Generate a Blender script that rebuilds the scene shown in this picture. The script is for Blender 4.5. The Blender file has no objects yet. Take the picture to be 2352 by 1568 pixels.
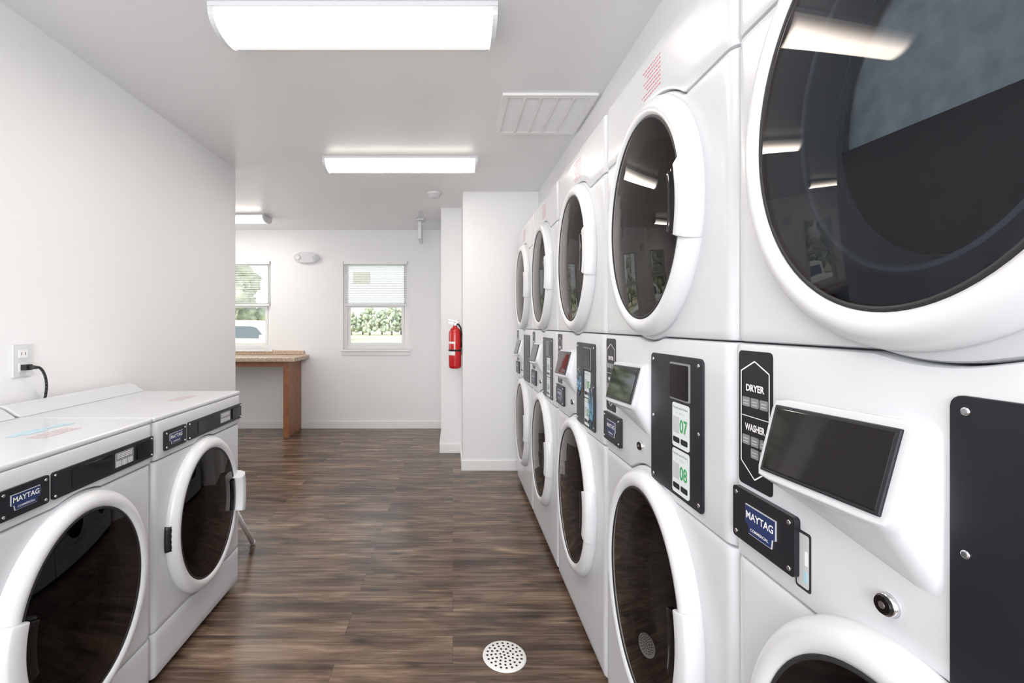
import bpy, bmesh, math, random
from mathutils import Vector, noise
random.seed(4)
C=bpy.context.scene.collection
pi=math.pi
# ---------------- materials ----------------
def mat(name,col,rough=.5,metal=0,coat=0,bump=0,bscale=60,emis=0,spec=.5,var=0):
    m=bpy.data.materials.new(name); m.use_nodes=True
    nt=m.node_tree; b=nt.nodes['Principled BSDF']
    b.inputs['Base Color'].default_value=(*col,1); b.inputs['Roughness'].default_value=rough
    b.inputs['Metallic'].default_value=metal; b.inputs['Coat Weight'].default_value=coat
    b.inputs['Coat Roughness'].default_value=.12
    b.inputs['Specular IOR Level'].default_value=spec
    if emis:
        b.inputs['Emission Color'].default_value=(*col,1); b.inputs['Emission Strength'].default_value=emis
    tc=nt.nodes.new('ShaderNodeTexCoord'); n=nt.nodes.new('ShaderNodeTexNoise')
    n.inputs['Scale'].default_value=bscale; n.inputs['Detail'].default_value=4
    nt.links.new(tc.outputs['Object'],n.inputs['Vector'])
    if bump:
        bp=nt.nodes.new('ShaderNodeBump'); bp.inputs['Strength'].default_value=bump; bp.inputs['Distance'].default_value=.01
        nt.links.new(n.outputs['Fac'],bp.inputs['Height']); nt.links.new(bp.outputs['Normal'],b.inputs['Normal'])
    if var:
        rp=nt.nodes.new('ShaderNodeMapRange'); rp.inputs['From Min'].default_value=.3; rp.inputs['From Max'].default_value=.7
        nt.links.new(n.outputs['Fac'],rp.inputs['Value'])
        mx=nt.nodes.new('ShaderNodeMix'); mx.data_type='RGBA'
        mx.inputs['A'].default_value=(*[c*(1-var) for c in col],1); mx.inputs['B'].default_value=(*[min(1,c*(1+var)) for c in col],1)
        nt.links.new(rp.outputs[0],mx.inputs['Factor']); nt.links.new(mx.outputs['Result'],b.inputs['Base Color'])
    return m
M={}
M['wall']=mat('wall_paint',(.87,.872,.88),.55,bump=.03,bscale=250)
M['ceil']=mat('ceiling_paint',(.83,.833,.838),.25,bump=.03,bscale=120)
M['trim']=mat('trim_white',(.87,.87,.87),.35)
M['enamel']=mat('white_enamel',(.65,.665,.69),.26,coat=.15)
M['plastic']=mat('white_plastic',(.71,.72,.74),.3,coat=.1)
M['black']=mat('black_plastic',(.010,.011,.016),.35)
M['blackg']=mat('black_gloss',(.007,.006,.006),.05,spec=.35)
M['navy']=mat('dark_bezel',(.055,.075,.11),.35,spec=.25)
M['navy2']=mat('inner_bowl',(.12,.16,.21),.25,spec=.3)
M['drum']=mat('drum_grey',(.34,.41,.44),.8,bump=.5,bscale=34,var=.18,spec=.1)
M['baffle']=mat('dark_baffle',(.022,.03,.045),.9,spec=.05)
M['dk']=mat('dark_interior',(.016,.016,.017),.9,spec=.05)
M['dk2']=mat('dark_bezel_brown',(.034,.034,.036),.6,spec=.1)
M['gask']=mat('rubber_gasket',(.02,.02,.022),.6)
M['chrome']=mat('chrome',(.7,.7,.72),.2,metal=1)
M['white']=mat('print_white',(.85,.85,.85),.5)
M['blue']=mat('badge_blue',(.018,.035,.12),.35)
M['grey']=mat('print_grey',(.25,.25,.26),.5)
M['lgrey']=mat('light_grey',(.55,.56,.57),.5)
M['red']=mat('red_enamel',(.55,.008,.010),.25,coat=.5)
M['redp']=mat('print_red',(.66,.16,.18),.5)
M['pink']=mat('print_faded_pink',(.76,.56,.56),.5)
M['green']=mat('print_green',(.05,.38,.12),.5)
M['card']=mat('card_white',(.74,.80,.80),.4)
M['teal']=mat('print_teal',(.40,.62,.70),.5)
M['fblue']=mat('faded_blue',(.50,.68,.78),.5)
M['wood']=mat('cabinet_wood',(.30,.125,.058),.4,var=.2,bscale=14)
M['granite']=mat('laminate_tan',(.55,.43,.32),.35,var=.35,bscale=60)
M['grass']=mat('grass',(.62,.60,.40),.9,var=.12,bscale=.4)
M['leaf']=mat('foliage',(.47,.52,.40),.8,var=.36,bscale=2.2,bump=1)
M['bark']=mat('bark',(.2,.16,.12),.9)
M['siding']=mat('siding',(.75,.80,.86),.7)
M['tan']=mat('tan_window',(.42,.40,.34),.8,spec=.1)
M['asphalt']=mat('asphalt',(.35,.35,.35),.9,var=.1)
M['carw']=mat('car_white',(.88,.88,.88),.4,coat=.1)
M['carg']=mat('car_glass',(.16,.19,.21),.35,spec=.2)
M['tire']=mat('tire',(.02,.02,.02),.8)
M['blind']=mat('blind_vinyl',(.9,.9,.9),.5)
M['lens']=mat('lamp_lens',(.9,.9,.88),.2)
M['cord']=mat('cord_black',(.02,.02,.02),.45)
M['vent']=mat('vent_dark',(.66,.67,.68),.6)
M['dome']=mat('drain_white',(.80,.79,.77),.4)
M['hole']=mat('drain_hole',(.03,.025,.02),.9)
def tubemat():
    m=bpy.data.materials.new('lamp_diffuser'); m.use_nodes=True; nt=m.node_tree; b=nt.nodes['Principled BSDF']
    N=nt.nodes.new; L=nt.links.new
    tc=N('ShaderNodeTexCoord'); sp=N('ShaderNodeSeparateXYZ'); L(tc.outputs['Generated'],sp.inputs[0])
    def edge(o,w):
        a=N('ShaderNodeMath'); a.operation='SUBTRACT'; a.inputs[1].default_value=.5; L(o,a.inputs[0])
        c=N('ShaderNodeMath'); c.operation='ABSOLUTE'; L(a.outputs[0],c.inputs[0])
        r=N('ShaderNodeMapRange'); r.inputs['From Min'].default_value=.5; r.inputs['From Max'].default_value=.5-w; L(c.outputs[0],r.inputs['Value']); return r.outputs[0]
    e1=edge(sp.outputs['Y'],.30); e2=edge(sp.outputs['X'],.05)
    mu=N('ShaderNodeMath'); mu.operation='MULTIPLY'; L(e1,mu.inputs[0]); L(e2,mu.inputs[1])
    r=N('ShaderNodeMapRange'); r.inputs['To Min'].default_value=.65; r.inputs['To Max'].default_value=26; L(mu.outputs[0],r.inputs['Value'])
    b.inputs['Base Color'].default_value=(.8,.8,.78,1); b.inputs['Emission Color'].default_value=(1,.93,.85,1)
    L(r.outputs[0],b.inputs['Emission Strength']); return m
M['tube']=tubemat()
def glassmat(name,tint,ior,rough=.015,gc=(1,1,1)):
    m=bpy.data.materials.new(name); m.use_nodes=True; nt=m.node_tree; nt.nodes.clear()
    o=nt.nodes.new('ShaderNodeOutputMaterial'); mx=nt.nodes.new('ShaderNodeMixShader')
    t=nt.nodes.new('ShaderNodeBsdfTransparent'); g=nt.nodes.new('ShaderNodeBsdfGlossy'); f=nt.nodes.new('ShaderNodeFresnel')
    t.inputs['Color'].default_value=(*tint,1); g.inputs['Roughness'].default_value=rough; g.inputs['Color'].default_value=(*gc,1); f.inputs['IOR'].default_value=ior
    nt.links.new(f.outputs[0],mx.inputs[0]); nt.links.new(t.outputs[0],mx.inputs[1]); nt.links.new(g.outputs[0],mx.inputs[2]); nt.links.new(mx.outputs[0],o.inputs[0])
    return m
M['dglass']=glassmat('door_glass',(.62,.65,.69),1.42,gc=(.88,.81,.76))
M['kglass']=glassmat('dark_door_glass',(.40,.40,.42),1.40,rough=.004,gc=(.85,.81,.78))
M['wglass']=glassmat('window_glass',(.95,.97,.97),1.3)
M['film']=glassmat('plastic_film',(.55,.78,.92),1.9,.15)
# floor
def floormat():
    m=bpy.data.materials.new('floor_vinyl_plank'); m.use_nodes=True; nt=m.node_tree; b=nt.nodes['Principled BSDF']
    N=nt.nodes.new; L=nt.links.new
    tc=N('ShaderNodeTexCoord')
    br=N('ShaderNodeTexBrick'); br.inputs['Scale'].default_value=1; br.inputs['Brick Width'].default_value=1.15; br.inputs['Row Height'].default_value=.148
    br.inputs['Mortar Size'].default_value=.0007; br.inputs['Mortar Smooth'].default_value=.3; br.offset=.37; br.offset_frequency=2
    br.inputs['Color1'].default_value=(0,0,0,1); br.inputs['Color2'].default_value=(1,1,1,1); br.inputs['Mortar'].default_value=(.3,.3,.3,1)
    L(tc.outputs['Object'],br.inputs['Vector'])
    sc=N('ShaderNodeVectorMath'); sc.operation='SCALE'; sc.inputs['Scale'].default_value=7; L(br.outputs['Color'],sc.inputs[0])
    ad=N('ShaderNodeVectorMath'); ad.operation='ADD'; L(tc.outputs['Object'],ad.inputs[0]); L(sc.outputs[0],ad.inputs[1])
    mp=N('ShaderNodeMapping'); mp.inputs['Scale'].default_value=(1.7,28,1); L(ad.outputs[0],mp.inputs['Vector'])
    n1=N('ShaderNodeTexNoise'); n1.inputs['Scale'].default_value=1.7; n1.inputs['Detail'].default_value=10; n1.inputs['Roughness'].default_value=.70; n1.inputs['Distortion'].default_value=.6; L(mp.outputs[0],n1.inputs['Vector'])
    mp2=N('ShaderNodeMapping'); mp2.inputs['Scale'].default_value=(1.2,5.5,1); L(ad.outputs[0],mp2.inputs['Vector'])
    n2=N('ShaderNodeTexNoise'); n2.inputs['Scale'].default_value=2.0; n2.inputs['Detail'].default_value=4; n2.inputs['Distortion'].default_value=.7; L(mp2.outputs[0],n2.inputs['Vector'])
    r=N('ShaderNodeValToRGB'); e=r.color_ramp.elements
    e[0].position=.33; e[0].color=(.032,.019,.013,1); e[1].position=.70; e[1].color=(.37,.265,.185,1)
    k=e.new(.45); k.color=(.092,.058,.040,1)
    k=e.new(.56); k.color=(.185,.122,.083,1)
    a1=N('ShaderNodeMath'); a1.operation='MULTIPLY_ADD'; a1.inputs[1].default_value=.66; L(n1.outputs['Fac'],a1.inputs[0])
    a2=N('ShaderNodeMath'); a2.operation='MULTIPLY_ADD'; a2.inputs[1].default_value=.52; a2.inputs[2].default_value=-.115; L(n2.outputs['Fac'],a2.inputs[0])
    L(a2.outputs[0],a1.inputs[2])
    a3=N('ShaderNodeMath'); a3.operation='MULTIPLY_ADD'; a3.inputs[1].default_value=.055
    sp=N('ShaderNodeSeparateColor'); L(br.outputs['Color'],sp.inputs[0]); L(sp.outputs[0],a3.inputs[0]); L(a1.outputs[0],a3.inputs[2])
    L(a3.outputs[0],r.inputs['Fac'])
    mp3=N('ShaderNodeMapping'); mp3.inputs['Scale'].default_value=(3,9,1); L(ad.outputs[0],mp3.inputs['Vector'])
    vo=N('ShaderNodeTexVoronoi'); vo.inputs['Scale'].default_value=1.2; L(mp3.outputs[0],vo.inputs['Vector'])
    kr=N('ShaderNodeValToRGB'); kr.color_ramp.elements[0].position=.03; kr.color_ramp.elements[0].color=(.12,.12,.12,1); kr.color_ramp.elements[1].position=.19; kr.color_ramp.elements[1].color=(1,1,1,1); L(vo.outputs['Distance'],kr.inputs['Fac'])
    mk=N('ShaderNodeMix'); mk.data_type='RGBA'; mk.blend_type='MULTIPLY'; mk.inputs['Factor'].default_value=.8; L(r.outputs[0],mk.inputs['A']); L(kr.outputs[0],mk.inputs['B'])
    mm=N('ShaderNodeMix'); mm.data_type='RGBA'; mm.inputs['B'].default_value=(.035,.025,.018,1); L(br.outputs['Fac'],mm.inputs['Factor']); L(mk.outputs['Result'],mm.inputs['A'])
    L(mm.outputs['Result'],b.inputs['Base Color'])
    b.inputs['Roughness'].default_value=.27
    bp=N('ShaderNodeBump'); bp.inputs['Strength'].default_value=.10; bp.inputs['Distance'].default_value=.003; L(n1.outputs['Fac'],bp.inputs['Height']); L(bp.outputs['Normal'],b.inputs['Normal'])
    return m
M['floor']=floormat()
# ---------------- mesh builder ----------------
WO={}
_tc={}
def text_geo(body,size,bold=0):
    k=(body,size,bold)
    if k in _tc: return _tc[k]
    cu=bpy.data.curves.new('t','FONT'); cu.body=body; cu.size=size; cu.align_x='CENTER'; cu.align_y='CENTER'; cu.offset=bold; cu.resolution_u=4
    ob=bpy.data.objects.new('t',cu); C.objects.link(ob)
    dg=bpy.context.evaluated_depsgraph_get(); dg.update()
    me=bpy.data.meshes.new_from_object(ob.evaluated_get(dg))
    r=([tuple(v.co) for v in me.vertices],[tuple(p.vertices) for p in me.polygons])
    bpy.data.objects.remove(ob); bpy.data.curves.remove(cu); bpy.data.meshes.remove(me)
    _tc[k]=r; return r
class MB:
    def __init__(s,F=None,sgn=1): s.v=[];s.f=[];s.m=[];s.sm=[];s.mats=[];s.F=F;s.sgn=sgn
    def add(s,V,Fc,m,smooth=False):
        b=len(s.v); s.v+=[s.F(p) if s.F else tuple(p) for p in V]
        mt=M[m]
        if mt not in s.mats: s.mats.append(mt)
        i=s.mats.index(mt)
        for f in Fc: s.f.append([b+k for k in f]); s.m.append(i); s.sm.append(smooth)
    def box(s,a,b,m):
        x0,y0,z0=[min(a[i],b[i]) for i in range(3)]; x1,y1,z1=[max(a[i],b[i]) for i in range(3)]
        s.add([(x0,y0,z0),(x1,y0,z0),(x1,y1,z0),(x0,y1,z0),(x0,y0,z1),(x1,y0,z1),(x1,y1,z1),(x0,y1,z1)],
              [(0,3,2,1),(4,5,6,7),(0,1,5,4),(1,2,6,5),(2,3,7,6),(3,0,4,7)],m)
    def cyl(s,p0,p1,r0,r1,m,n=24,caps=True,smooth=True):
        p0=Vector(p0);p1=Vector(p1);d=(p1-p0).normalized()
        a=d.orthogonal().normalized(); b=d.cross(a)
        V=[];
        for p,r in((p0,r0),(p1,r1)):
            for i in range(n):
                t=2*pi*i/n; V.append(p+a*r*math.cos(t)+b*r*math.sin(t))
        s.add(V,[(i,(i+1)%n,n+(i+1)%n,n+i) for i in range(n)],m,smooth)
        if caps:
            s.add(V,[tuple(range(n-1,-1,-1)),tuple(range(n,2*n))],m)
    def lathe(s,c,prof,m,n=32):
        V=[];
        for r,z in prof:
            for i in range(n):
                t=2*pi*i/n; V.append((c[0]+r*math.cos(t),c[1]+r*math.sin(t),c[2]+z))
        Fc=[]
        for j in range(len(prof)-1):
            for i in range(n): Fc.append((j*n+i,j*n+(i+1)%n,(j+1)*n+(i+1)%n,(j+1)*n+i))
        s.add(V,Fc,m,True)
    def tube(s,pts,r,m,n=10):
        for i in range(len(pts)-1): s.cyl(pts[i],pts[i+1],r,r,m,n)
        for p in pts[1:-1]: s.ball(p,(r,r,r),m,8,5)
    def ball(s,c,r,m,n=16,k=10,fn=None):
        V=[];Fc=[]
        for j in range(k+1):
            ph=pi*j/k
            for i in range(n):
                t=2*pi*i/n; q=Vector((math.sin(ph)*math.cos(t),math.sin(ph)*math.sin(t),math.cos(ph)))
                w=fn(q) if fn else 1
                V.append((c[0]+r[0]*q.x*w,c[1]+r[1]*q.y*w,c[2]+r[2]*q.z*w))
        for j in range(k):
            for i in range(n): Fc.append((j*n+i,j*n+(i+1)%n,(j+1)*n+(i+1)%n,(j+1)*n+i))
        s.add(V,Fc,m,True)
    # machine space helpers, coordinates (out,u,z)
    def prism(s,pts,o0,o1,m,m2=None):
        n=len(pts); V=[(o0,a,b) for a,b in pts]+[(o1,a,b) for a,b in pts]
        s.add(V,[(i,(i+1)%n,n+(i+1)%n,n+i) for i in range(n)],m); s.add(V,[tuple(range(n-1,-1,-1)),tuple(range(n,2*n))],m2 or m)
    def rrect(s,u0,u1,z0,z1,r,o0,o1,m):
        pts=[]
        for cx,cz,a in((u1-r,z1-r,0),(u0+r,z1-r,90),(u0+r,z0+r,180),(u1-r,z0+r,270)):
            for k in range(5):
                t=math.radians(a+k*22.5); pts.append((cx+r*math.cos(t),cz+r*math.sin(t)))
        s.prism(pts,o0,o1,m)
    def text(s,body,size,o,u,z,m,bold=0,sx=1):
        V,Fc=text_geo(body,size,bold)
        s.add([(o,u-s.sgn*x*sx,z+y) for x,y,_ in V],Fc,m)
    def sweep(s,prof,cu,cz,ru,rz,m,a0=0,a1=2*pi,n=80,closed=False):
        full=abs(a1-a0-2*pi)<1e-6; cnt=n if full else n+1
        V=[]
        for i in range(cnt):
            t=a0+(a1-a0)*i/n
            for dr,o in prof: V.append((o,cu+(ru+dr)*math.cos(t),cz+(rz+dr)*math.sin(t)))
        k=len(prof); Fc=[]
        for i in range(n):
            i2=(i+1)%cnt
            for j in range(k if closed else k-1):
                j2=(j+1)%k; Fc.append((i*k+j,i2*k+j,i2*k+j2,i*k+j2))
        s.add(V,Fc,m,True)
        if closed and not full:
            s.add(V,[tuple(range(k)),tuple(range((cnt-1)*k+k-1,(cnt-1)*k-1,-1))],m)
    def disc(s,cu,cz,ru,rz,ofn,m,n=64,k=8,a0=0,a1=2*pi):
        V=[(ofn(0),cu,cz)];Fc=[]; full=abs(a1-a0-2*pi)<1e-6; cnt=n if full else n+1
        for j in range(1,k+1):
            q=j/k
            for i in range(cnt):
                t=a0+(a1-a0)*i/n; V.append((ofn(q),cu+ru*q*math.cos(t),cz+rz*q*math.sin(t)))
        for i in range(n): Fc.append((0,1+i,1+(i+1)%cnt))
        for j in range(k-1):
            for i in range(n):
                a=1+j*cnt+i;b=1+j*cnt+(i+1)%cnt; Fc.append((a,a+cnt,b+cnt,b))
        s.add(V,Fc,m,True)
    def loft(s,W,zb,zt,depth,m,R=.022,o=0,eb=.007,hole=None):
        nr=44 if hole else 5
        us=sorted(set([0,.002,.005,.01,.016,.023,.03]+[W-x for x in(0,.002,.005,.01,.016,.023,.03)]+[.03+(W-.06)*i/44 for i in range(1,44)]))
        def off(u):
            d=min(u,W-u)
            return 0 if d>=R else -(R-math.sqrt(max(0,R*R-(R-d)**2)))
        rows=[]
        for u in us:
            b=zb(u);t=zt(u); zz=[(b,-eb),(b+eb*.3,-eb*.3),(b+eb,0)]+[(b+eb+(t-b-2*eb)*k/nr,0) for k in range(1,nr)]+[(t-eb,0),(t-eb*.3,-eb*.3),(t,-eb)]
            rows.append([(o+off(u)+e,u,z) for z,e in zz])
        k=len(rows[0]); n=len(us); V=[p for r in rows for p in r]; Fc=[]
        def inside(p):
            if not hole: return False
            hc,hz,hru,hrz=hole
            return ((p[1]-hc)/hru)**2+((p[2]-hz)/hrz)**2<1
        for i in range(n-1):
            for j in range(k-1):
                f=(i*k+j,(i+1)*k+j,(i+1)*k+j+1,i*k+j+1)
                if hole and any(inside(V[q]) for q in f): continue
                Fc.append(f)
        per=[i*k for i in range(n)]+[(n-1)*k+j for j in range(1,k)]+[i*k+k-1 for i in range(n-2,-1,-1)]+[j for j in range(k-2,0,-1)]
        b=len(V); V+=[(o-depth,V[p][1],V[p][2]) for p in per]; q=len(per)
        for i in range(q): Fc.append((per[i],b+i,b+(i+1)%q,per[(i+1)%q]))
        Fc.append(tuple(range(b+q-1,b-1,-1)))
        s.add(V,Fc,m,False)
    def build(s,name,parent=None,origin=(0,0,0),bevel=0,bseg=3,label=None,cat=None,auto=False,**props):
        if parent is not None: origin=WO.get(parent.name,(0,0,0))
        me=bpy.data.meshes.new(name)
        me.from_pydata([(v[0]-origin[0],v[1]-origin[1],v[2]-origin[2]) for v in s.v],[],s.f)
        for m in s.mats: me.materials.append(m)
        me.polygons.foreach_set('material_index',s.m); me.polygons.foreach_set('use_smooth',s.sm)
        bm=bmesh.new(); bm.from_mesh(me); bmesh.ops.remove_doubles(bm,verts=bm.verts,dist=1e-6)
        lv=[v for v in bm.verts if not v.link_faces]; bmesh.ops.delete(bm,geom=lv,context='VERTS')
        bmesh.ops.recalc_face_normals(bm,faces=bm.faces); bm.to_mesh(me); bm.free()
        ob=bpy.data.objects.new(name,me); C.objects.link(ob)
        if parent is not None: ob.parent=parent
        else: ob.location=origin
        WO[ob.name]=origin
        if auto:
            for p in me.polygons: p.use_smooth=True
            try: me.set_sharp_from_angle(angle=math.radians(38))
            except Exception: pass
        if bevel:
            md=ob.modifiers.new('bevel','BEVEL'); md.width=bevel; md.segments=bseg; md.limit_method='ANGLE'; md.angle_limit=math.radians(35)
            md.harden_normals=False
        if label: ob['label']=label
        if cat: ob['category']=cat
        for k,v in props.items(): ob[k]=v
        return ob
def empty(name,loc,label,cat,**props):
    e=bpy.data.objects.new(name,None); e.location=loc; e.empty_display_size=.1; C.objects.link(e); WO[e.name]=tuple(loc)
    e['label']=label; e['category']=cat
    for k,v in props.items(): e[k]=v
    return e
# ---------------- room ----------------
H=2.33; XL=-1.555; YE=3.24; YB=5.32; XP=.084; YP=3.79; YS=4.31; XS=-.112; XBH=.718; YF=-2.2; XFL=-3.9
def struct(name,boxes,m,bevel=0):
    mb=MB()
    for a,b in boxes: mb.box(a,b,m)
    o=mb.build(name,bevel=bevel); o['kind']='structure'; return o
struct('floor',[((XFL,YF,-.12),(1.45,YB+.15,0))],'floor')
struct('ceiling',[((XFL,YF,H),(1.45,YB+.15,H+.15))],'ceil')
struct('wall_left',[((XL-.14,YF,0),(XL,YE,H)),((XFL,YE-.14,0),(XL-.14,YE,H))],'wall')
struct('wall_side',[((XFL-.12,YE-.14,0),(XFL,YB+.15,H))],'wall')
struct('wall_front',[((XL-.14,YF-.12,0),(1.45,YF,H))],'wall')
struct('wall_right',[((1.34,YF,0),(1.45,YP,1.95))],'wall')
struct('wall_bulkhead',[((XBH,YF,1.95),(1.45,YP,H))],'wall')
struct('wall_partition',[((XP,YP,0),(1.45,YS,H))],'wall')
struct('wall_recess',[((XS,YS,0),(1.45,YB,H))],'wall')
W1=(-1.289,-.527); W2=(-2.90,-2.138); WZ=(.93,1.962)
struct('wall_back',[((XFL,YB,0),(1.45,YB+.15,WZ[0])),((XFL,YB,WZ[1]),(1.45,YB+.15,H)),((XFL,YB,WZ[0]),(W2[0],YB+.15,WZ[1])),
   ((W2[1],YB,WZ[0]),(W1[0],YB+.15,WZ[1])),((W1[1],YB,WZ[0]),(1.45,YB+.15,WZ[1]))],'wall')
bb=.085;bt=.013
struct('baseboard_back',[((XFL,YB-bt,0),(XS,YB,bb))],'trim',.003)
struct('baseboard_recess',[((XS-bt,YS-bt,0),(XP,YS,bb)),((XS-bt,YS,0),(XS,YB-bt,bb))],'trim',.003)
struct('baseboard_partition',[((XP-bt,YP-bt,0),(1.3,YP,bb)),((XP-bt,YP,0),(XP,YS-bt,bb))],'trim',.003)
struct('baseboard_left',[((XL,YF,0),(XL+bt,YE,bb)),((XFL,YE,0),(XL+bt,YE+bt,bb))],'trim',.003)
# windows
for i,(a,b) in enumerate((W1,W2)):
    mb=MB(); y0=YB+.03;y1=YB+.09; z0,z1=WZ; fw=.045; zm=1.45
    mb.box((a,y0,z0),(a+fw,y1,z1),'trim');mb.box((b-fw,y0,z0),(b,y1,z1),'trim')
    mb.box((a+fw,y0,z1-fw),(b-fw,y1,z1),'trim');mb.box((a+fw,y0,z0),(b-fw,y1,z0+fw),'trim')
    s=.035
    mb.box((a+fw,y0+.005,zm-.03),(b-fw,y1-.005,zm+.02),'trim')
    mb.box((a+fw,y0+.005,z0+fw),(a+fw+s,y0+.03,zm-.03),'trim');mb.box((b-fw-s,y0+.005,z0+fw),(b-fw,y0+.03,zm-.03),'trim')
    mb.box((a+fw+s,y0+.005,z0+fw),(b-fw-s,y0+.03,z0+fw+.03),'trim')
    w=mb.build('window_%d'%(i+1),bevel=.003); w['kind']='structure'
    g=MB(); g.box((a+fw,y0+.018,z0+fw),(b-fw,y0+.022,zm-.02),'wglass'); g.box((a+fw,y0+.04,zm+.0),(b-fw,y0+.044,z1-fw),'wglass'); g.build('window_glass',parent=w)
    t=MB(); t.box((a-.03,YB-.035,z0-.025),(b+.03,YB+.03,z0),'trim'); t.box((a-.02,YB-.012,z0-.07),(b+.02,YB,z0-.025),'trim')
    t=t.build('trim_%d'%(i+1),bevel=.004); t['kind']='structure'
    bl=MB(); bl.box((a+.01,YB-.02,z1-.035),(b-.01,YB+.02,z1+.0),'blind')
    n=22
    for k in range(n):
        z=z1-.05-(z1-.05-1.475)*k/(n-1); tz=.0036
        bl.add([(a+.015,YB-.008,z-tz),(b-.015,YB-.008,z-tz),(b-.015,YB+.012,z+tz),(a+.015,YB+.012,z+tz),
                (a+.015,YB-.008,z-tz+.002),(b-.015,YB-.008,z-tz+.002),(b-.015,YB+.012,z+tz+.002),(a+.015,YB+.012,z+tz+.002)],
               [(0,1,2,3),(4,5,6,7),(0,1,5,4),(1,2,6,5),(2,3,7,6),(3,0,4,7)],'blind')
    bl.box((a+.015,YB-.012,1.44),(b-.015,YB+.014,1.46),'blind')
    for q in(.15,.85): 
        xx=a+(b-a)*q; bl.cyl((xx,YB+.001,1.45),(xx,YB+.001,z1-.03),.0012,.0012,'blind',6)
    bl.build('window_blind',origin=(a,YB,1.44),label='white mini blind half lowered over the upper window sash',cat='window blind',group='window blinds')
# ---------------- ceiling lights ----------------
def light(x0,x1,y0,lab,L=.20):
    y1=y0+L; d=.075
    def sec(k,n,ins=0):
        t=pi*k/n; return (y0+L/2-(L/2-ins)*math.cos(t)*(1), H-.012-(d-.012-ins)*math.sin(t)**.75)
    hb=MB(); hb.box((x0,y0-.005,H-.014),(x1,y1+.005,H),'plastic')
    n=18
    for xa,xb in((x0,x0+.016),(x1-.016,x1)):
        P=[sec(k,n,-.003) for k in range(n+1)]; V=[(xa,p[0],p[1]) for p in P]+[(xb,p[0],p[1]) for p in P]; q=n+1
        hb.add(V,[(i,i+1,q+i+1,q+i) for i in range(n)]+[tuple(range(q)),tuple(range(2*q-1,q-1,-1)),(0,n,q+n,q)],'plastic')
    h=hb.build('ceiling_light',origin=((x0+x1)/2,y0+L/2,H),label=lab,cat='ceiling light',group='wraparound ceiling lights')
    db=MB(); P=[sec(k,n,.002) for k in range(n+1)]; V=[]; xs=[x0+.016+(x1-x0-.032)*i/12 for i in range(13)]; q=n+1
    for x in xs: V+=[(x,p[0],p[1]) for p in P]
    db.add(V,[(j*q+i,j*q+i+1,(j+1)*q+i+1,(j+1)*q+i) for i in range(n) for j in range(12)],'tube',True)
    db.build('diffuser',parent=h,label='glowing curved white diffuser')
light(-.845,.155,1.56,'lit white wraparound fluorescent fixture, glowing, across aisle ceiling')
light(-.86,.165,2.98,'lit white wraparound fluorescent fixture on the ceiling mid aisle',.18)
light(-2.92,-1.89,4.53,'lit white wraparound fixture near the windowed counter nook')
light(-.86,.155,.10,'lit white wraparound fluorescent fixture added out of view over the first machines')  # added fixture out of view, evens the light over the near machines
# vent
mb=MB(); x0,x1,y0,y1=.24,.70,2.17,2.62; z=H-.012
mb.box((x0,y0,z),(x1,y0+.03,H),'trim');mb.box((x0,y1-.03,z),(x1,y1,H),'trim');mb.box((x0,y0+.03,z),(x0+.03,y1-.03,H),'trim');mb.box((x1-.03,y0+.03,z),(x1,y1-.03,H),'trim')
for i in range(1,5):
    x=x0+.03+(x1-x0-.06)*i/5; mb.box((x-.006,y0+.03,z-.001),(x+.006,y1-.03,H),'trim')
mb.box((x0+.03,y0+.03,H-.002),(x1-.03,y1-.03,H-.0005),'vent')
for k in range(30):
    y=y0+.036+(y1-y0-.072)*k/29
    mb.add([(x0+.03,y-.004,H-.003),(x1-.03,y-.004,H-.003),(x1-.03,y+.004,z+.004),(x0+.03,y+.004,z+.004)],[(0,1,2,3)],'trim')
mb.build('ceiling_vent',origin=(.47,2.4,H),label='white louvred return air grille in the ceiling',cat='air vent')
# smoke detector
mb=MB(); mb.lathe((-.158,3.82,H),[(0,-.042),(.03,-.042),(.045,-.036),(.05,-.02),(.058,-.018),(.062,-.008),(.062,0)],'plastic'); mb.lathe((-.158,3.82,H),[(0,-.046),(.012,-.045),(.014,-.041)],'lgrey')
mb.build('smoke_detector',origin=(-.158,3.82,H),label='round white smoke detector on the ceiling',cat='smoke detector')
# edge-on sign
s=MB(); s.box((-.385,4.72,H-.02),(-.30,4.86,H),'plastic'); s.box((-.355,4.78,H-.05),(-.33,4.80,H-.02),'plastic')
s=s.build('exit_sign',origin=(-.34,4.79,H),bevel=.004,label='white hanging exit sign housing seen edge on',cat='sign')
q=MB(); q.box((-.36,4.64,H-.23),(-.322,4.94,H-.05),'plastic'); q.build('sign_housing',parent=s,bevel=.006)
# emergency light
e=MB(); 
def ell(cx,cz,rx,rz,y0,y1,m,mb,n=40,p=2.2):
    pts=[]
    for i in range(n):
        t=2*pi*i/n; c=math.cos(t); s_=math.sin(t); pts.append((cx+rx*math.copysign(abs(c)**(2/p),c),cz+rz*math.copysign(abs(s_)**(2/p),s_)))
    V=[(a,y0,b) for a,b in pts]+[(a,y1,b) for a,b in pts]
    mb.add(V,[(i,(i+1)%n,n+(i+1)%n,n+i) for i in range(n)]+[tuple(range(n)),tuple(range(2*n-1,n-1,-1))],m)
ell(-1.71,2.0,.148,.066,YB-.045,YB,'plastic',e)
e=e.build('emergency_light',origin=(-1.71,YB,2.0),bevel=.012,label='oval white emergency light unit on the wall between windows',cat='emergency light')
for dx in(-.095,.095):
    l=MB(); l.cyl((-1.71+dx,YB-.045,2.0),(-1.71+dx,YB-.056,1.999),.032,.030,'plastic',28); l.cyl((-1.71+dx,YB-.056,1.999),(-1.71+dx,YB-.058,1.999),.022,.021,'lens' if dx<0 else 'lgrey',28); l.build('lamp_head',parent=e)
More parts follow.
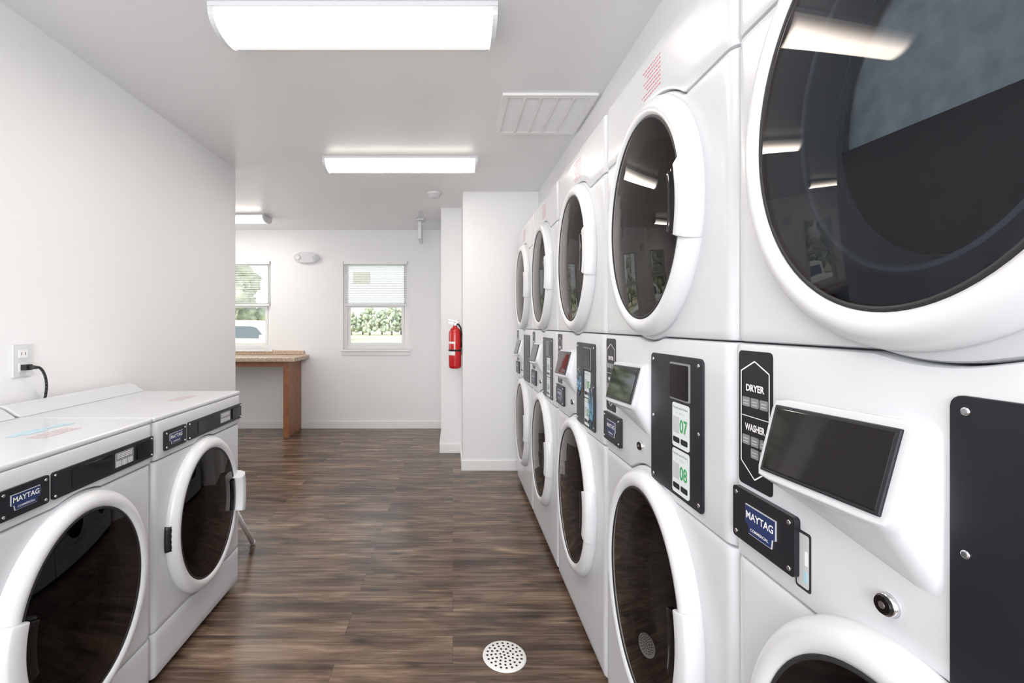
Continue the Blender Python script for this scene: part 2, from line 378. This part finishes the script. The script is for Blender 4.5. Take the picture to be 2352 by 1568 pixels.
# counter
ct=MB(); ct.box((-3.7,4.82,.822),(-1.685,YB-.001,.866),'granite'); ct.box((-3.7,YB-.022,.866),(-1.74,YB-.001,.915),'granite')
ct.build('countertop',origin=(-2.5,5.1,.825),bevel=.006,label='tan speckled laminate folding counter with backsplash under window',cat='countertop')
cs=MB(); cs.box((-1.815,4.88,0),(-1.775,YB-.015,.820),'wood'); cs.box((-1.825,4.87,0),(-1.765,4.90,.820),'wood')
cs.box((-3.7,4.88,.765),(-1.825,4.90,.820),'wood')
cs.build('counter_support',origin=(-1.8,5.1,0),bevel=.002,label='reddish brown wooden end panel and apron holding the counter',cat='counter support')
# outlet and cord
px,py,pz=XL,1.632,1.09
o=MB(); o.box((px+.0005,py-.036,pz-.058),(px+.006,py+.036,pz+.058),'plastic')
for dz in(-.024,.024):
    o.box((px+.006,py-.017,pz+dz-.015),(px+.008,py+.017,pz+dz+.015),'white')
    for dy in(-.007,.007): o.box((px+.008,py+dy-.001,pz+dz-.004),(px+.0083,py+dy+.001,pz+dz+.006),'black')
o.build('wall_outlet',origin=(px,py,pz),bevel=.0015,label='white duplex electrical outlet on the wall above the washer',cat='electrical outlet')
c=MB(); c.box((px+.009,py-.012,pz-.034),(px+.03,py+.012,pz-.014),'cord'); c.cyl((px+.028,py,pz-.024),(px+.05,py+.015,pz-.026),.009,.005,'cord',12)
pts=[(px+.05,py+.015,pz-.026)]
for k in range(1,13):
    t=k/12; pts.append((px+.05+.010*math.sin(t*pi)-.043*t,py+.015+.06*math.sin(t*pi/2),pz-.026-.13*t**1.6-.03*t))
pts.append((px+.007,py+.078,.87))
c.tube(pts,.0045,'cord'); c.build('power_cord',origin=(px+.03,py,pz-.024),label='black power cord plugged into outlet, drooping behind washer',cat='power cord')
# floor drain
dx,dy=.19,1.665; d=MB(); d.lathe((dx,dy,0),[(.080,0.0005),(.079,.003),(.074,.005),(0,.005)],'dome',48)
def hole(r,a,rr=.0042): d.cyl((dx+r*math.cos(a),dy+r*math.sin(a),.0045),(dx+r*math.cos(a),dy+r*math.sin(a),.0054),rr,rr,'hole',10)
hole(0,0)
for r,n in((.016,6),(.032,11),(.048,16),(.063,20)):
    for i in range(n): hole(r,2*pi*i/n+r*40,.0044)
d.build('floor_drain',origin=(dx,dy,0),label='round white perforated drain cover set in floor',cat='floor drain')
# rod
r=MB(); r.cyl((-1.11,2.51,.012),(-1.048,2.150,.365),.012,.012,'white',14); r.ball((-1.11,2.51,.015),(.015,.015,.015),'white')
r.build('white_rod',origin=(-1.11,2.51,0),label='thin white rod leaning on the side of washer',cat='rod')
# extinguisher
ex,ey=.02,4.02; X=empty('fire_extinguisher',(ex,ey,.83),'red fire extinguisher hanging on white wall beside machines','fire extinguisher')
b=MB(); b.lathe((ex,ey,.83),[(0,.004),(.035,0),(.052,.008),(.056,.03),(.056,.30),(.053,.325),(.04,.352),(.022,.366),(.02,.378)],'red'); b.build('cylinder_body',parent=X)
v=MB(); v.cyl((ex,ey,1.205),(ex,ey,1.24),.016,.014,'chrome'); v.cyl((ex,ey-.014,1.222),(ex,ey-.03,1.222),.014,.014,'white',16); v.build('valve',parent=X,label='chrome valve with gauge')
v=MB(); v.box((ex-.055,ey-.009,1.232),(ex+.02,ey+.009,1.24),'chrome'); 
v.add([(ex-.06,ey-.008,1.262),(ex+.015,ey-.008,1.245),(ex+.015,ey+.008,1.245),(ex-.06,ey+.008,1.262),(ex-.06,ey-.008,1.268),(ex+.015,ey-.008,1.251),(ex+.015,ey+.008,1.251),(ex-.06,ey+.008,1.268)],[(0,1,2,3),(4,5,6,7),(0,1,5,4),(1,2,6,5),(2,3,7,6),(3,0,4,7)],'chrome'); v.build('handle',parent=X)
v=MB(); v.tube([(ex,ey+.01,1.22),(ex+.03,ey-.01,1.222),(ex+.05,ey-.02,1.19),(ex+.058,ey-.03,1.12),(ex+.057,ey-.03,1.02)],.008,'cord'); v.build('hose',parent=X)
v=MB(); 
n=14; V=[]
for z in(.95,1.07):
    for i in range(n+1):
        t=math.radians(-165+75*i/n); V.append((ex+.0568*math.cos(t),ey+.0568*math.sin(t),z))
v.add(V,[(i,i+1,n+2+i,n+1+i) for i in range(n)],'white',True)
V=[]
for z in(1.0,1.05):
    for i in range(n+1):
        t=math.radians(-160+62*i/n); V.append((ex+.0572*math.cos(t),ey+.0572*math.sin(t),z))
v.add(V,[(i,i+1,n+2+i,n+1+i) for i in range(n)],'red',True)
v.build('label',parent=X)
v=MB(); v.cyl((ex,ey,.985),(ex,ey,1.0),.0585,.0585,'black',28); v.box((ex+.05,ey-.02,.95),(XP,ey+.02,1.06),'black'); v.build('bracket',parent=X)
# ---------------- machines ----------------
def ellz(u,c,cz,ru,rz,up):
    t=1-((u-c)/ru)**2
    if t<=0: return None
    return cz+(1 if up else -1)*rz*math.sqrt(t)
RU,RZ=.247,.294
def door(root,F,sg,cu,cz,ru,rz,hs,half=True,dark=False,hh=1.0,label='round white door with dark glass'):
    fr=MB(F,sg)
    fr.sweep([(-.048,-.03),(.002,-.004),(.005,.004),(.003,.014),(-.003,.024),(-.012,.032),(-.022,.035),(-.032,.034),(-.039,.029),(-.042,.022),(-.048,.012)],cu,cz,ru,rz,'plastic',n=96,closed=True)
    fr=fr.build('door',parent=root,label=label)
    g=MB(F,sg); g.sweep([(-.038,.026),(-.042,.030),(-.046,.029),(-.048,.025)],cu,cz,ru,rz,'gask'); g.build('glass_seal',parent=fr)
    g=MB(F,sg); g.disc(cu,cz,ru-.044,rz-.044,lambda q:.028+.016*(1-q*q),'kglass' if dark else 'dglass',n=80,k=14); g.build('door_glass',parent=fr,label='dark tinted convex glass')
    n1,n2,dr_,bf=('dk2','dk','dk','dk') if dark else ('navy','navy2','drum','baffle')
    b=MB(F,sg); b.sweep([(-.044,.024),(-.054,.020),(-.080,.006),(-.086,-.002)],cu,cz,ru,rz,n1)
    b.sweep([(-.086,-.002),(-.089,.001),(-.093,-.003),(-.100,-.03),(-.106,-.048)],cu,cz,ru,rz,n2); b.build('inner_bezel',parent=fr,label='dark blue grey plastic inner bezel')
    d=MB(F,sg); d.disc(cu,cz,ru-.100,rz-.100,lambda q:-.060,dr_,k=6); d.sweep([(-.104,-.040),(-.100,-.060)],cu,cz,ru,rz,dr_)
    if half:
        n=40; P=[]
        for i in range(n+1):
            a=pi+.17+(pi-.30)*i/n; P.append((cu+(ru-.1065)*math.cos(a),cz+(rz-.1065)*math.sin(a)))
        d.prism(P,-.052,-.044,bf)
    d.build('drum',parent=fr)
    ca=0 if hs>0 else pi; w=.31
    h=MB(F,sg); h.sweep([(.004,-.002),(.007,.008),(.005,.024*hh),(-.004,.037*hh),(-.022,.042*hh),(-.044,.040*hh),(-.050,.034*hh),(-.050,.022),(-.02,.018)],cu,cz,ru,rz,'plastic',ca-w,ca+w,n=16,closed=True); 
    h.build('door_handle',parent=fr,bevel=.003,label='white moulded pull handle')
    h=MB(F,sg); h.sweep([(-.050,.020),(-.050,.037),(-.060,.041),(-.074,.040),(-.080,.034),(-.080,.020)],cu,cz,ru,rz,'blackg',ca-w*.95,ca+w*.95,n=16,closed=True); h.build('handle_grip',parent=fr,bevel=.002,label='black inner grip')
    ca=pi-ca
    h=MB(F,sg); h.sweep([(.009,-.002),(.009,.006),(-.002,.022),(-.012,.02),(-.012,0)],cu,cz,ru,rz,'black' ,ca-.15,ca+.15,n=8,closed=True); h.build('hinge',parent=fr,label='dark hinge')
    return fr
def screw(mb,u,z,o,r=.0055):
    mb.cyl((o,u,z),(o+.002,u,z),r,r*.75,'chrome',14)
def plaque(mb,u0,u1,z0,z1,o,kw=.25):
    mb.rrect(u0,u1,z0,z1,.006,.0,o,'black')
    for a in(u0+.01,u1-.01):
        for b in(z0+.01,z1-.01): screw(mb,a,b,o,.0042)
    cu=(u0+u1)/2; cz=(z0+z1)/2; w=(u1-u0)*kw; h=(z1-z0)*.27
    P=[(cu-w,cz+h),(cu+w,cz+h),(cu+w,cz-h*.30),(cu+w*.80,cz-h*.38),(cu+w*.74,cz-h),(cu-w*.74,cz-h),(cu-w*.80,cz-h*.38),(cu-w,cz-h*.30)]
    mb.prism(P,o,o+.0015,'lgrey')
    P2=[(cu+(a-cu)*.965,cz+(b-cz)*.94) for a,b in P]; mb.prism(P2,o+.0015,o+.0022,'blue')
    mb.text('MAYTAG',w*.46,o+.0026,cu,cz+h*.30,'white',w*.010,.98)
    mb.text('COMMERCIAL',w*.19,o+.0026,cu,cz-h*.62,'white',w*.002)
W=.685
def F(p): return (-p[0],p[1],p[2])
stack=empty('stacked_washer_dryer',(.51,.133,0),'white stacked washer and dryer with large round doors','washer dryer',group='row of stacked laundry machines')
WO[stack.name]=(0,0,0)
cu=W/2; CZD=1.488; CZW=.53; RW=.305
def dtop(u):
    e=ellz(u,cu,CZD,RU+.02,RZ+.012,True); return max(1.73,e or 0)
def dbot(u):
    e=ellz(u,cu,CZD,RU+.02,RZ+.014,False); return min(1.19,e or 9)
def wtop(u):
    e=ellz(u,cu,CZW,RU+.02,RW+.018,True); return max(.815,e or 0)
g=.003
def stack_bodies(du,dz):
    r=[]
    m=MB(F); m.loft(W,lambda u:.035,lambda u:wtop(u)-g,.78,'enamel',hole=(cu+du,CZW+dz,RU-.030,RW-.030)); r.append(m)
    m=MB(F); m.loft(W,dbot,lambda u:dtop(u)-g,.78,'enamel',hole=(cu+du,CZD,RU-.030,RZ-.030)); r.append(m)
    return r
m1,m2=stack_bodies(0,0)
wb=m1.build('washer_body',parent=stack,auto=True); dbd=m2.build('dryer_body',parent=stack,auto=True)
m=MB(F); m.loft(W,dtop,lambda u:1.925,.78,'enamel'); tp=m.build('top_panel',parent=stack,auto=True)
m=MB(F); m.loft(W,wtop,lambda u:dbot(u)-g,.78,'enamel',o=.004); cp=m.build('control_panel',parent=stack,auto=True)
for u,o_ in((.05,-.05),(W-.05,-.05),(.05,-.72),(W-.05,-.72)):
    m=MB(F); m.cyl((o_,u,0),(o_,u,.012),.022,.022,'black',16); m.cyl((o_,u,.012),(o_,u,.036),.01,.01,'chrome',12); m.build('leveling_foot',parent=stack,label='black leveling foot')
dd=door(stack,F,1,cu,CZD,RU,RZ,-1,label='round white dryer door with dark tinted glass')
dw=door(stack,F,1,cu,CZW,RU,RW,-1,half=False,dark=True,label='round white washer door with dark glass')
m=MB(F)
for k in range(8):
    z=1.886-k*.0104; x_=-.052
    while x_<.050-(k%3)*.012:
        l_=.004+.009*random.random(); m.box((.0002,cu+x_,z),(.0006,cu+x_+l_,z+.0028),'redp'); x_+=l_+.004
m.build('warning_sticker',parent=tp,label='small pale red printed warning text')
O=.004
m=MB(F); m.rrect(.088,.325,.835,1.15,.012,O-.002,O+.004,'black')
for a in(.103,.310):
    for b in(.85,.995,1.135): screw(m,a,b,O+.004,.0048)
m.build('payment_plate',parent=cp,bevel=.001,label='black metal payment cover plate with screws')
# display pod
def lerp(a,b,t): return tuple(a[i]+(b[i]-a[i])*t for i in range(3))
T=[(.016,.556,1.102),(.018,.350,1.110),(.044,.352,1.006),(.042,.556,.996)]
def q(u,v,dn=0): 
    p=lerp(lerp(T[0],T[1],u),lerp(T[3],T[2],u),v); n_=Vector((.96,0,.27)); return (p[0]+n_.x*dn,p[1],p[2]+n_.z*dn)
m=MB(F)
B=[(-.012,.578,1.126),(-.012,.322,1.138),(-.012,.326,.915),(-.012,.578,.966)]
B2=[(.002,.572,1.120),(.002,.328,1.131),(.002,.332,.925),(.002,.572,.970)]
Tm=[q(-.03,-.08,-.012),q(1.03,-.08,-.012),q(1.03,1.10,-.012),q(-.03,1.10,-.012)]
To=[q(-.02,-.05,.003),q(1.02,-.05,.003),q(1.02,1.05,.003),q(-.02,1.05,.003)]
Ti=[q(.05,.05,.003),q(.95,.05,.003),q(.95,.95,.003),q(.05,.95,.003)]
rings=[B,B2,Tm,To,Ti]; V=[p for r_ in rings for p in r_]; Fc=[(3,2,1,0),(16,17,18,19)]
for j in range(4):
    for i in range(4): Fc.append((j*4+i,j*4+(i+1)%4,(j+1)*4+(i+1)%4,(j+1)*4+i))
m.add(V,Fc,'enamel',True)
pod=m.build('display_housing',parent=cp)
sm=pod.modifiers.new('sub','SUBSURF'); sm.levels=3; sm.render_levels=3
bm=bmesh.new(); bm.from_mesh(pod.data); cl=bm.edges.layers.float.get('crease_edge') or bm.edges.layers.float.new('crease_edge')
for e_ in bm.edges: e_[cl]=.58
bm.to_mesh(pod.data); bm.free()
m=MB(F)
A=[q(.03,.04),q(.97,.04),q(.97,.96),q(.03,.96)]; nrm=Vector((.96,0,.27))
m.add([tuple(Vector(a)-nrm*.006) for a in A]+[tuple(Vector(a)+nrm*.0065) for a in A],[(0,1,2,3),(4,5,6,7),(0,1,5,4),(1,2,6,5),(2,3,7,6),(3,0,4,7)],'black')
A=[q(.05,.08),q(.95,.08),q(.95,.92),q(.05,.92)]
m.add([tuple(Vector(a)) for a in A]+[tuple(Vector(a)+nrm*.0072) for a in A],[(0,1,2,3),(4,5,6,7),(0,1,5,4),(1,2,6,5),(2,3,7,6),(3,0,4,7)],'blackg')
m.build('display_screen',parent=cp,bevel=.0015,label='glossy black display screen with thin bezel')
# plaque
m=MB(F); plaque(m,.526,.670,.850,.938,O+.009); m.build('brand_plaque',parent=cp,label='black plaque with blue and white badge')
# lock
m=MB(F); m.cyl((O-.002,.392,.895),(O+.006,.392,.895),.014,.012,'chrome',24); m.cyl((O+.006,.392,.895),(O+.009,.392,.895),.0105,.010,'blackg',20); m.cyl((O+.009,.392,.895),(O+.0095,.392,.895),.004,.004,'chrome',12); m.build('lock',parent=cp,label='small chrome key lock')
# strip label
m=MB(F); m.rrect(.582,.666,.945,1.175,.008,O-.002,O+.0012,'black'); o2=O+.0018
us=.6235
def line(p,q2,w=.0012):
    d=Vector((q2[0]-p[0],q2[1]-p[1])); n=Vector((-d.y,d.x)).normalized()*w
    m.add([(o2,p[0]+n.x,p[1]+n.y),(o2,q2[0]+n.x,q2[1]+n.y),(o2,q2[0]-n.x,q2[1]-n.y),(o2,p[0]-n.x,p[1]-n.y)],[(0,1,2,3)],'white')
P=[(us,1.158),(us+.035,1.140),(us+.035,.985),(us,.960),(us-.035,.985),(us-.035,1.140)]
for i in range(6): line(P[i],P[(i+1)%6])
m.text('DRYER',.0155,o2,us,1.112,'white',.0006,.95); m.text('WASHER',.0155,o2,us,1.045,'white',.0006,.78)
line((us-.035,1.064),(us+.035,1.064),.0007)
for i in(-1,0,1):
    for zz in(1.080,1.015,.995):
        if zz<1 and i==1: continue
        m.rrect(us+i*.022-.0095,us+i*.022+.0095,zz,zz+.016,.002,o2-.001,o2+.0002,'grey')
        for kk in range(2): m.box((o2,us+i*.022-.006,zz+.004+kk*.005),(o2+.0004,us+i*.022+.006,zz+.0055+kk*.005),'lgrey')
m.build('instruction_label',parent=cp,label='black instruction label with white lettering')
# copies
def tree(o): 
    r=[]
    for c in o.children: r.append(c); r+=tree(c)
    return r
_dk={}
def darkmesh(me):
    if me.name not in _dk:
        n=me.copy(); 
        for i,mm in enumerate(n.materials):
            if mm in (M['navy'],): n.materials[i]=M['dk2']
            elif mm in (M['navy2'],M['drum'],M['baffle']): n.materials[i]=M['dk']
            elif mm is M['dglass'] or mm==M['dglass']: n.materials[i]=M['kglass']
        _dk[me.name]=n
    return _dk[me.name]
def copy_tree(root,loc):
    mp={root:root.copy()}; C.objects.link(mp[root]); mp[root].location=loc
    for c in tree(root):
        n=c.copy(); C.objects.link(n); n.parent=mp[c.parent]; mp[c]=n
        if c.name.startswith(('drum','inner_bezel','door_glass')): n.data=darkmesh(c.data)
    return mp
def sticker(cpo,num,uc,zt,col):
    m=MB(F); m.rrect(uc-.036,uc+.036,zt-.098,zt,.006,O+.0035,O+.0055,'card'); o3=O+.0062
    m.text('Pay with your Phone',.0075,o3,uc,zt-.010,'grey'); m.text('Scan      OR   Enter',.0048,o3,uc,zt-.021,'teal')
    m.box((o3-.0005,uc+.004,zt-.066),(o3-.0001,uc+.031,zt-.030),'lgrey')
    m.text(num,.040,o3,uc-.014,zt-.050,col,.0006,.8)
    for a in(uc-.031,uc+.003): m.rrect(a,a+.028,zt-.088,zt-.076,.003,o3-.001,o3,'black')
    m.build('payment_sticker',parent=cpo,label='white payment sticker with number')
cps=[cp]; STK=[stack]
labs=['white stacked washer and dryer with plain black plate','white stacked washer and dryer with stickers 07 and 08','white stacked washer and dryer with stickers 05 and 06','white stacked washer and dryer with numbered payment stickers','white stacked washer and dryer at the end by partition']
for k in range(1,5):
    mp=copy_tree(stack,(.51,.133+.6885*k,0)); cps.append(mp[cp]); STK.append(mp[stack])
dd.location=(0,.030,0); dw.location=(0,.030,.018)
# first unit's panels follow its door position
ma,mb_=stack_bodies(.030,.018)
for ob_,mm in((wb,ma),(dbd,mb_)):
    t_=mm.build('tmp',parent=stack,auto=True); ob_.data=t_.data; bpy.data.objects.remove(t_)
m=MB(F); m.rrect(.506,.534,.838,.922,.004,O-.002,O+.0010,'gask'); m.rrect(.509,.531,.842,.918,.003,O-.002,O+.0014,'lgrey'); m.box((O,.511,.850),(O+.0018,.518,.866),'teal'); m.box((O,.511,.875),(O+.0018,.516,.895),'white')
m.build('open_slot',parent=cp,label='exposed slot beside the plaque')
for s_,l in zip(STK,labs): s_['label']=l
for k,(a,b2,col) in {1:('07','08','green'),2:('05','06','green'),3:('03','04','green')}.items():
    sticker(cps[k],a,.175,1.045,col); sticker(cps[k],b2,.175,.942,col)
    m=MB(F); m.rrect(.135,.220,1.052,1.135,.004,O+.003,O+.007,'grey'); m.rrect(.139,.216,1.056,1.131,.003,O+.006,O+.009,'blackg'); m.build('card_reader',parent=cps[k],label='glossy black card reader')
# plastic bag on third unit
m=MB(); 
def bag(qv): return 1+.45*noise.noise(qv*3.3)
yb=.133+2*.6885
m.ball((.490,yb+.245,1.00),(.006,.022,.05),'film',24,18,bag); m.ball((.490,yb+.10,.93),(.006,.02,.07),'film',24,18,bag)
m.build('plastic_bag',origin=(.49,1.7,.95),label='crumpled clear blue plastic film over payment stickers',cat='plastic bag')
# ---- left washers ----
def single(yn,hs,lab,near):
    W=.617; cu=W/2+(.016 if near else 0); cz=.472; ru=.240; rz=.290
    def F(p): return (p[0],p[1],p[2])
    sg=-1
    r=empty('front_load_washer',(-1.0,yn,0),lab,'washing machine',group='front load washers beside the wall')
    WO[r.name]=(0,0,0)
    D=.49
    def mtop(u): 
        e=ellz(u,cu,cz,ru+.02,rz+.012,True); return max(.762,(e or 0))
    def mbot(u):
        e=ellz(u,cu,cz,ru+.02,rz+.012,False); return min(.185,(e or 9))
    m=MB(F,sg); m.loft(W,mbot,lambda u:mtop(u)-g,D,'enamel',hole=(cu,cz,ru-.03,rz-.03)); b=m.build('cabinet_body',parent=r,auto=True)
    m=MB(F,sg); m.loft(W,lambda u:.03,lambda u:mbot(u)-g,D,'enamel'); m.build('kick_panel',parent=r,auto=True)
    m=MB(F,sg); m.loft(W,mtop,lambda u:.893,D,'enamel',o=.006); con=m.build('console',parent=r,auto=True)
    m=MB(F,sg); m.box((-.50,.001,.8935),(.004,W-.001,.909),'enamel')
    P=[(-.44,.909),(-.488,.940),(-.508,.948),(-.528,.946),(-.528,.80),(-.50,.80),(-.50,.909)]
    n=len(P); V=[(a,.004,b_) for a,b_ in P]+[(a,W-.004,b_) for a,b_ in P]
    m.add(V,[(i,(i+1)%n,n+(i+1)%n,n+i) for i in range(n)]+[tuple(range(n)),tuple(range(2*n-1,n-1,-1))],'enamel')
    top=m.build('top_lid',parent=r,bevel=.006)
    for u,o_ in((.05,-.05),(W-.05,-.05),(.05,-.45),(W-.05,-.45)):
        m=MB(F); m.cyl((o_,u,0),(o_,u,.012),.02,.02,'black',16); m.cyl((o_,u,.012),(o_,u,.032),.01,.01,'chrome',12); m.build('leveling_foot',parent=r)
    door(r,F,sg,cu,cz,ru,rz,hs,half=near,dark=True,hh=1.1 if near else 1.7,label='round white door with dark glass')
    pa,pb,sa=(.098,.222,.232) if near else (.045,.172,.186)
    m=MB(F,sg); plaque(m,pa,pb,.785,.853,.012,.29); m.build('brand_plaque',parent=con,label='black plaque with blue and white badge')
    sb=.609; L=lambda t: sa+(sb-sa)*t
    m=MB(F,sg); m.rrect(sa,sb,.785,.853,.006,.0,.011,'black')
    for a in(sa+.008,sb-.008):
        for z in(.793,.845): screw(m,a,z,.011,.0035)
    m.rrect(L(.15),L(.52),.796,.843,.003,.010,.0125,'blackg')
    m.rrect(L(.55),L(.75),.798,.841,.003,.010,.012,'grey')
    for k in range(3):
        a=L(.56+k*.062); m.rrect(a,a+(sb-sa)*.05,.800,.816,.002,.012,.0135,'lgrey')
        m.box((.012,L(.57),.824+k*.005),(.0124,L(.73),.826+k*.005),'white')
    m.rrect(L(.79),L(.96),.796,.843,.004,.010,.015,'blackg')
    m.build('control_strip',parent=con,bevel=.0008,label='black control strip with display and buttons')
    m=MB(F,sg); zt=.9094
    for k in range(5):
        a=.35 if near else .33
        while a<.47: 
            l_=.008+.01*random.random(); m.box((-.12-k*.012,a,zt),(-.116-k*.012,a+l_,zt+.0003),'pink'); a+=l_+.004
    if near:
        for k in range(6):
            a=.36+.03*k; m.box((-.235-.01*math.sin(k),a,zt),(-.20-.012*math.cos(k*2),a+.031,zt+.0003),'fblue')
    m.build('lid_sticker',parent=top,label='faded printed warning text')
single(.887,-1,'white front loading washer with door hinged beside its neighbour',True)
single(1.508,1,'white front loading washer beside the open floor, with leaning rod',False)
# ---------------- exterior ----------------
GZ=-.5
m=MB(); m.box((-90,YB+.4,GZ-.05),(60,125,GZ-.012),'grass'); m.build('lawn',label='sunlit pale green lawn outside windows',cat='lawn',kind='stuff')
m=MB(); m.box((-40,9.5,GZ-.012),(20,17,GZ-.001),'asphalt'); m.build('driveway',label='grey asphalt drive outside',cat='road')
def tree_(x,y,h,r):
    m=MB(); m.cyl((x,y,GZ),(x,y,GZ+h*.5),r*.08,r*.04,'bark',8); t=m.build('tree',origin=(x,y,GZ),label='leafy green tree beyond the lawn',cat='tree',group='trees outside')
    f=MB()
    for k in range(60):
        a=random.random()*6.28; tt=random.random(); rr=r*.80*math.sqrt(random.random())*(1-.6*tt); sd=random.random()*50
        f.ball((x+rr*math.cos(a),y+rr*math.sin(a),GZ+h*(.14+.76*tt)),(r*.18,r*.18,h*.075),'leaf',12,9,lambda q_:1+.6*noise.noise(q_*2.5+Vector((sd,0,0)))+.5*noise.noise(q_*6+Vector((sd,0,0))))
    f.build('foliage',parent=t)
for i in range(13): tree_(-33+i*3.3,72+(i%2)*1.5,3.4+random.random()*2.0,1.72)
for i in range(12): tree_(-32+i*3.3,78,4.2+random.random()*1.8,1.72)
for x,y,h,r_ in((-18.5,36,9.5,4.6),(-14.5,48,8.5,3.4),(-30,44,10,4.5)): tree_(x,y,h,r_)
m=MB(); m.box((-23,86,GZ),(-9.5,96,12.6),'siding'); 
for k in range(14): m.box((-23.02,85.97,GZ+k*.95),(-9.48,86,GZ+k*.95+.05),'lgrey')
m.box((-18.9,85.9,9.0),(-15.7,86,11.2),'tan')
m.add([(-23.6,85.4,12.6),(-8.9,85.4,12.6),(-8.9,96.6,12.6),(-23.6,96.6,12.6),(-16.2,85.4,15),(-16.2,96.6,15)],[(0,1,2,3),(0,1,4),(1,2,5,4),(2,3,5),(3,0,4,5)],'siding')
m.build('apartment_building',origin=(-16,90,GZ),label='pale sided apartment building beyond the trees',cat='building')
# pickup
DX=.42
tr=empty('pickup_truck',(-6.1,12.9,GZ),'white pickup truck parked outside the window','truck')
def ext(P,y0,y1,mt,mb):
    P=[(a+DX,b) for a,b in P]
    n=len(P); V=[(a,y0,b) for a,b in P]+[(a,y1,b) for a,b in P]
    mb.add(V,[(i,(i+1)%n,n+(i+1)%n,n+i) for i in range(n)]+[tuple(range(n)),tuple(range(2*n-1,n-1,-1))],mt)
m=MB(); ext([(-9.3,-.05),(-3.8,-.05),(-3.75,.35),(-3.95,.62),(-5.0,.74),(-7.6,.76),(-9.3,.74)],12,13.8,'carw',m)
m.build('body',parent=tr,bevel=.04)
m=MB(); ext([(-7.4,.74),(-5.0,.72),(-5.45,1.22),(-5.65,1.33),(-6.9,1.35),(-7.3,1.25)],12.1,13.7,'carw',m); m.build('cab',parent=tr,bevel=.04)
m=MB(); ext([(-7.2,.86),(-6.40,.86),(-6.40,1.18),(-7.1,1.17)],12.08,12.1,'carg',m); ext([(-6.22,.86),(-5.42,.85),(-5.66,1.13),(-5.78,1.17),(-6.22,1.18)],12.08,12.1,'carg',m); m.build('side_window',parent=tr)
m=MB(); m.box((-5.5+DX,11.85,.80),(-5.3+DX,12.0,.95),'carw'); m.build('mirror',parent=tr,bevel=.02)
for xx in(-8.4+DX,-4.7+DX):
    for yy in(11.97,13.58):
        m=MB(); m.cyl((xx,yy,GZ+.38),(xx,yy+.25,GZ+.38),.38,.38,'tire',28); m.cyl((xx,yy-.01,GZ+.38),(xx,yy+.01,GZ+.38),.22,.22,'chrome',20); m.build('wheel',parent=tr)
# ---------------- lights/world ----------------
w=bpy.data.worlds.new('World'); bpy.context.scene.world=w; w.use_nodes=True; nt=w.node_tree
bg=nt.nodes['Background']; bg.inputs[0].default_value=(.88,.94,1,1); bg.inputs[1].default_value=1.8
def lamp(kind,name,loc,rot,energy,**k):
    l=bpy.data.lights.new(name,kind); l.energy=energy
    for a,b_ in k.items(): setattr(l,a,b_)
    o=bpy.data.objects.new(name,l); o.location=loc; o.rotation_euler=rot; C.objects.link(o); return o
lamp('SUN','sun',(0,0,20),(math.radians(48),0,math.radians(-25)),3.6,angle=.02,color=(1,.96,.88))
lamp('AREA','rear_fill',(-.4,-2.0,1.35),(math.radians(90),0,0),82,shape='RECTANGLE',size=1.7,size_y=1.7,color=(.94,.965,1))  # added unseen fill lamp behind the camera, brightens the aisle
lamp('AREA','nook_fill',(-3.7,4.3,1.4),(math.radians(90),0,math.radians(-90)),15,shape='RECTANGLE',size=1.2,size_y=1.2,color=(.97,.98,1))  # added fill lamp out of view, brightens the counter nook
cam=bpy.data.cameras.new('camera'); co=bpy.data.objects.new('camera',cam); C.objects.link(co)
co.location=(0,0,1.22); co.rotation_euler=(pi/2,0,0); cam.sensor_width=36; cam.lens=1040/2352*36
cam.shift_x=(1176-1040)/2352; cam.shift_y=-(784-745)/2352; cam.clip_start=.02; cam.clip_end=500
bpy.context.scene.camera=co
bpy.context.scene.view_settings.view_transform='Standard'
